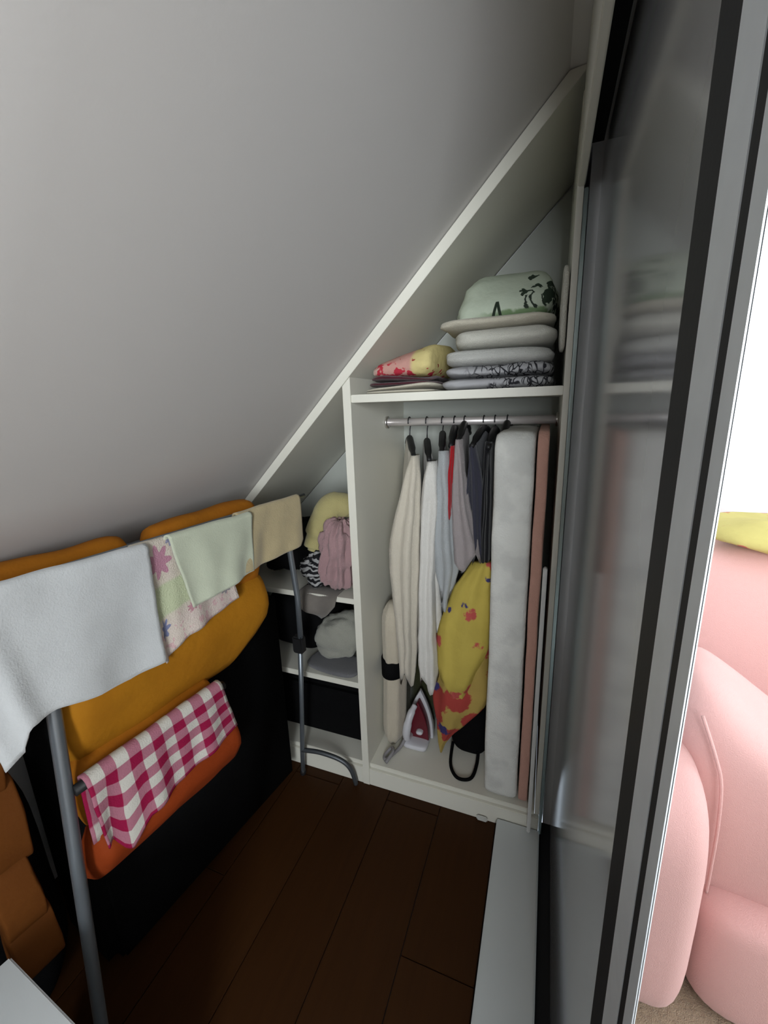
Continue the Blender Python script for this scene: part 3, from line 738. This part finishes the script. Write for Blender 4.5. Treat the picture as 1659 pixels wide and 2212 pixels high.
puff('body', (-.215, 1.435, .195), (.15, .20, .21), M['blackfab'], bb, .6, .6, (0, 0, 0), .008, 10)
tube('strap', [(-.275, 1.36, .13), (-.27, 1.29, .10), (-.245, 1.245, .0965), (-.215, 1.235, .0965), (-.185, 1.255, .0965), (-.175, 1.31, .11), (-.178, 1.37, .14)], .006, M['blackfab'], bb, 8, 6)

# ------------------------------------------------------------------ left compartment
M['pale_yellow'] = fabric('pale_yellow_cotton', (.50, .44, .20), .25, 16, .6)
M['pink_bag'] = fabric('dusty_pink_cotton', (.46, .29, .30), .3, 12, .8)
tag(tube('rolled_cloth', [(-.655, 1.34, 1.035), (-.67, 1.32, 1.06), (-.71, 1.30, 1.055), (-.745, 1.28, .99), (-.765, 1.27, .93), (-.772, 1.265, .90)], [.030, .046, .050, .048, .040, .024], M['pale_yellow'], None, 20, 7), 'pale yellow rolled cloth on the heap in the left compartment', 'cloth')
def pleat(u): a = math.atan2(u.y, u.x); return (.010 * math.cos(a) * math.sin(a * 11), .010 * math.sin(a) * math.sin(a * 11), 0)
tag(puff('pouch', (-.664, 1.255, .903), (.125, .14, .27), M['pink_bag'], None, .75, .85, (0, .10, 0), .010, 12, 80, 40, pleat, 1, .035, 13), 'dusty pink gathered pouch on the upper shelf of the left compartment', 'pouch')
def stripes():
    t = NT('black_white_striped_cloth'); wv = t.n('ShaderNodeTexWave', wave_type='BANDS', bands_direction='Z'); wv.inputs['Scale'].default_value = 17; wv.inputs['Distortion'].default_value = 7; wv.inputs['Detail'].default_value = 2; wv.inputs['Detail Scale'].default_value = 1.2
    t.l(t.coord(), wv.inputs['Vector']); return t.done(t.mix(t.step(wv.outputs['Fac'], .52, .62), (.012, .012, .014), (.36, .36, .36)), .85, .2)
tag(puff('striped_cloth', (-.765, 1.275, .835), (.11, .13, .155), stripes(), None, .8, .8, (0, .2, 0), .014, 12, 60, 36, None, 2, .05, 12), 'black and white striped cloth crumpled under the yellow roll', 'cloth')
tag(puff('crumpled_cloth', (-.70, 1.33, .776), (.24, .14, .026), fabric('taupe_cloth', (.22, .20, .17), .3, 14, .6), None, .6, .6, (0, 0, 0), .004, 10), 'taupe cloth lying flat under the pink pouch on the upper shelf', 'cloth')
M['grey_bag'] = fabric('grey_cotton_bag', (.36, .36, .31), .2, 10, .8)
tag(puff('cloth_bag', (-.715, 1.33, .540), (.22, .23, .195), M['grey_bag'], None, .85, .85, (0, -.12, .3), .02, 8, 72, 44, None, 0, .045, 6), 'pale grey stuffed bag on the middle shelf of the left compartment', 'bag')
tag(puff('folded_cloth', (-.71, 1.262, .449), (.22, .13, .022), fabric('mid_grey_cloth', (.17, .17, .18), .2, 14, .5), None, .5, .5, (0, 0, -.1), .003, 10), 'dark grey cloth folded under the pale grey bag', 'cloth')
tag(puff('cloth_bag', (-.90, 1.42, .59), (.30, .34, .29), M['blackfab'], None, .7, .7, (0, 0, 0), .02, 8), 'black cloth bag enlarged to fill the shade behind the pale grey bag on the middle shelf', 'bag')  # black bag enlarged to fill the unlit left of the middle shelf
tag(puff('added_shade_heap', (-.93, 1.40, .865), (.26, .30, .21), M['blackfab'], None, .8, .8, (0, -.2, 0), .012, 9, 48, 28, None, 4, .05, 9), 'black heap added in place of shade at the far left of the upper shelf', 'filler')  # added black heap standing in for shade on the upper shelf
def over_edge(name, mat, x0, x1, zt, hem, label):
    vs, fs, nx = [], [], 18; rows = [(1.30, 0), (1.25, 0), (1.212, 0), (1.199, .25), (1.196, .5), (1.194, .75), (1.190, 1.0)]
    for (y, f) in rows:
        for i in range(nx + 1):
            t = i / nx; h = lerp_tab(hem, t)[0]; z = zt - .006 * (f > 0) + (h - zt) * f
            p = Vector((x0 + (x1 - x0) * t, y - .012 * f * math.sin(t * 9), z)); vs.append(p + noise.noise_vector(p * 16) * .003 * (f > 0))
    for j in range(len(rows) - 1):
        for i in range(nx): fs.append([j * (nx + 1) + i, j * (nx + 1) + i + 1, (j + 1) * (nx + 1) + i + 1, (j + 1) * (nx + 1) + i])
    o = pydata(name, vs, fs, mat, None, True); m = o.modifiers.new('s', 'SOLIDIFY'); m.thickness = .003; m.offset = 0
    return tag(o, label, 'cloth')
over_edge('draped_cloth', fabric('taupe_drape', (.20, .18, .16), .25, 14, .4), -.815, -.66, .7595, [(0, .73), (.25, .70), (.6, .672), (.8, .70), (1, .735)], 'taupe cloth corner draped over the upper shelf edge in the left compartment')
bxx = tag(empty('storage_case', (-.74, 1.45, ZB)), 'black storage case on the bottom of the left compartment', 'case')
box('body', -1.18, -.60, 1.275, 1.62, ZB + .001, .33, M['blackfab'], bxx, .015); box('lid', -1.185, -.596, 1.27, 1.625, .331, .365, M['blackfab'], bxx, .01)  # case extended leftwards to darken the unlit end of the compartment

# ------------------------------------------------------------------ sofa in the room beyond the door
M['sofa'] = fabric('pink_sofa_cotton', (.80, .475, .45), .06, 6, .35, .3, .9, 500)
so = tag(empty('sofa', (.6, 1.25, 0)), 'pink upholstered sofa in the bright room beside the sliding door', 'sofa')
puff('arm', (.268, 1.06, .315), (.205, .54, .65), M['sofa'], so, .45, .5, (0, 0, 0), .006, 5, 48, 28)
cu = puff('seat_cushion', (.555, 1.10, .520), (.46, .36, .60), M['sofa'], so, .42, .5, (0, 0, -.12), .010, 7, 56, 32, lambda u: (0, 0, -.17 * (u.x + 1) * max(u.z, 0)))
tube('piping', [(.345, .955, .735), (.372, .930, .655), (.385, .921, .60), (.392, .918, .50), (.396, .922, .38), (.402, .935, .29)], .0035, M['sofa'], cu, 8, 5)
puff('seat_base', (.775, 1.155, .15), (.80, .60, .31), M['sofa'], so, .25, .25, (0, 0, 0), .004, 5, 40, 20)
puff('backrest', (.83, 1.60, .47), (.92, .36, .94), M['sofa'], so, .4, .35, (-.08, 0, 0), .008, 5, 48, 28)
tag(puff('floral_throw', (.70, 1.56, .985), (.40, .36, .075), yellow('yellow_floral_throw', (.70, .62, .22), (.55, .14, .12), 14, .22, 2.2), None, .6, .6, (0, .06, 0), .022, 8, 48, 20), 'yellow floral throw lying on the top of the pink sofa backrest', 'throw')
#ITEMS
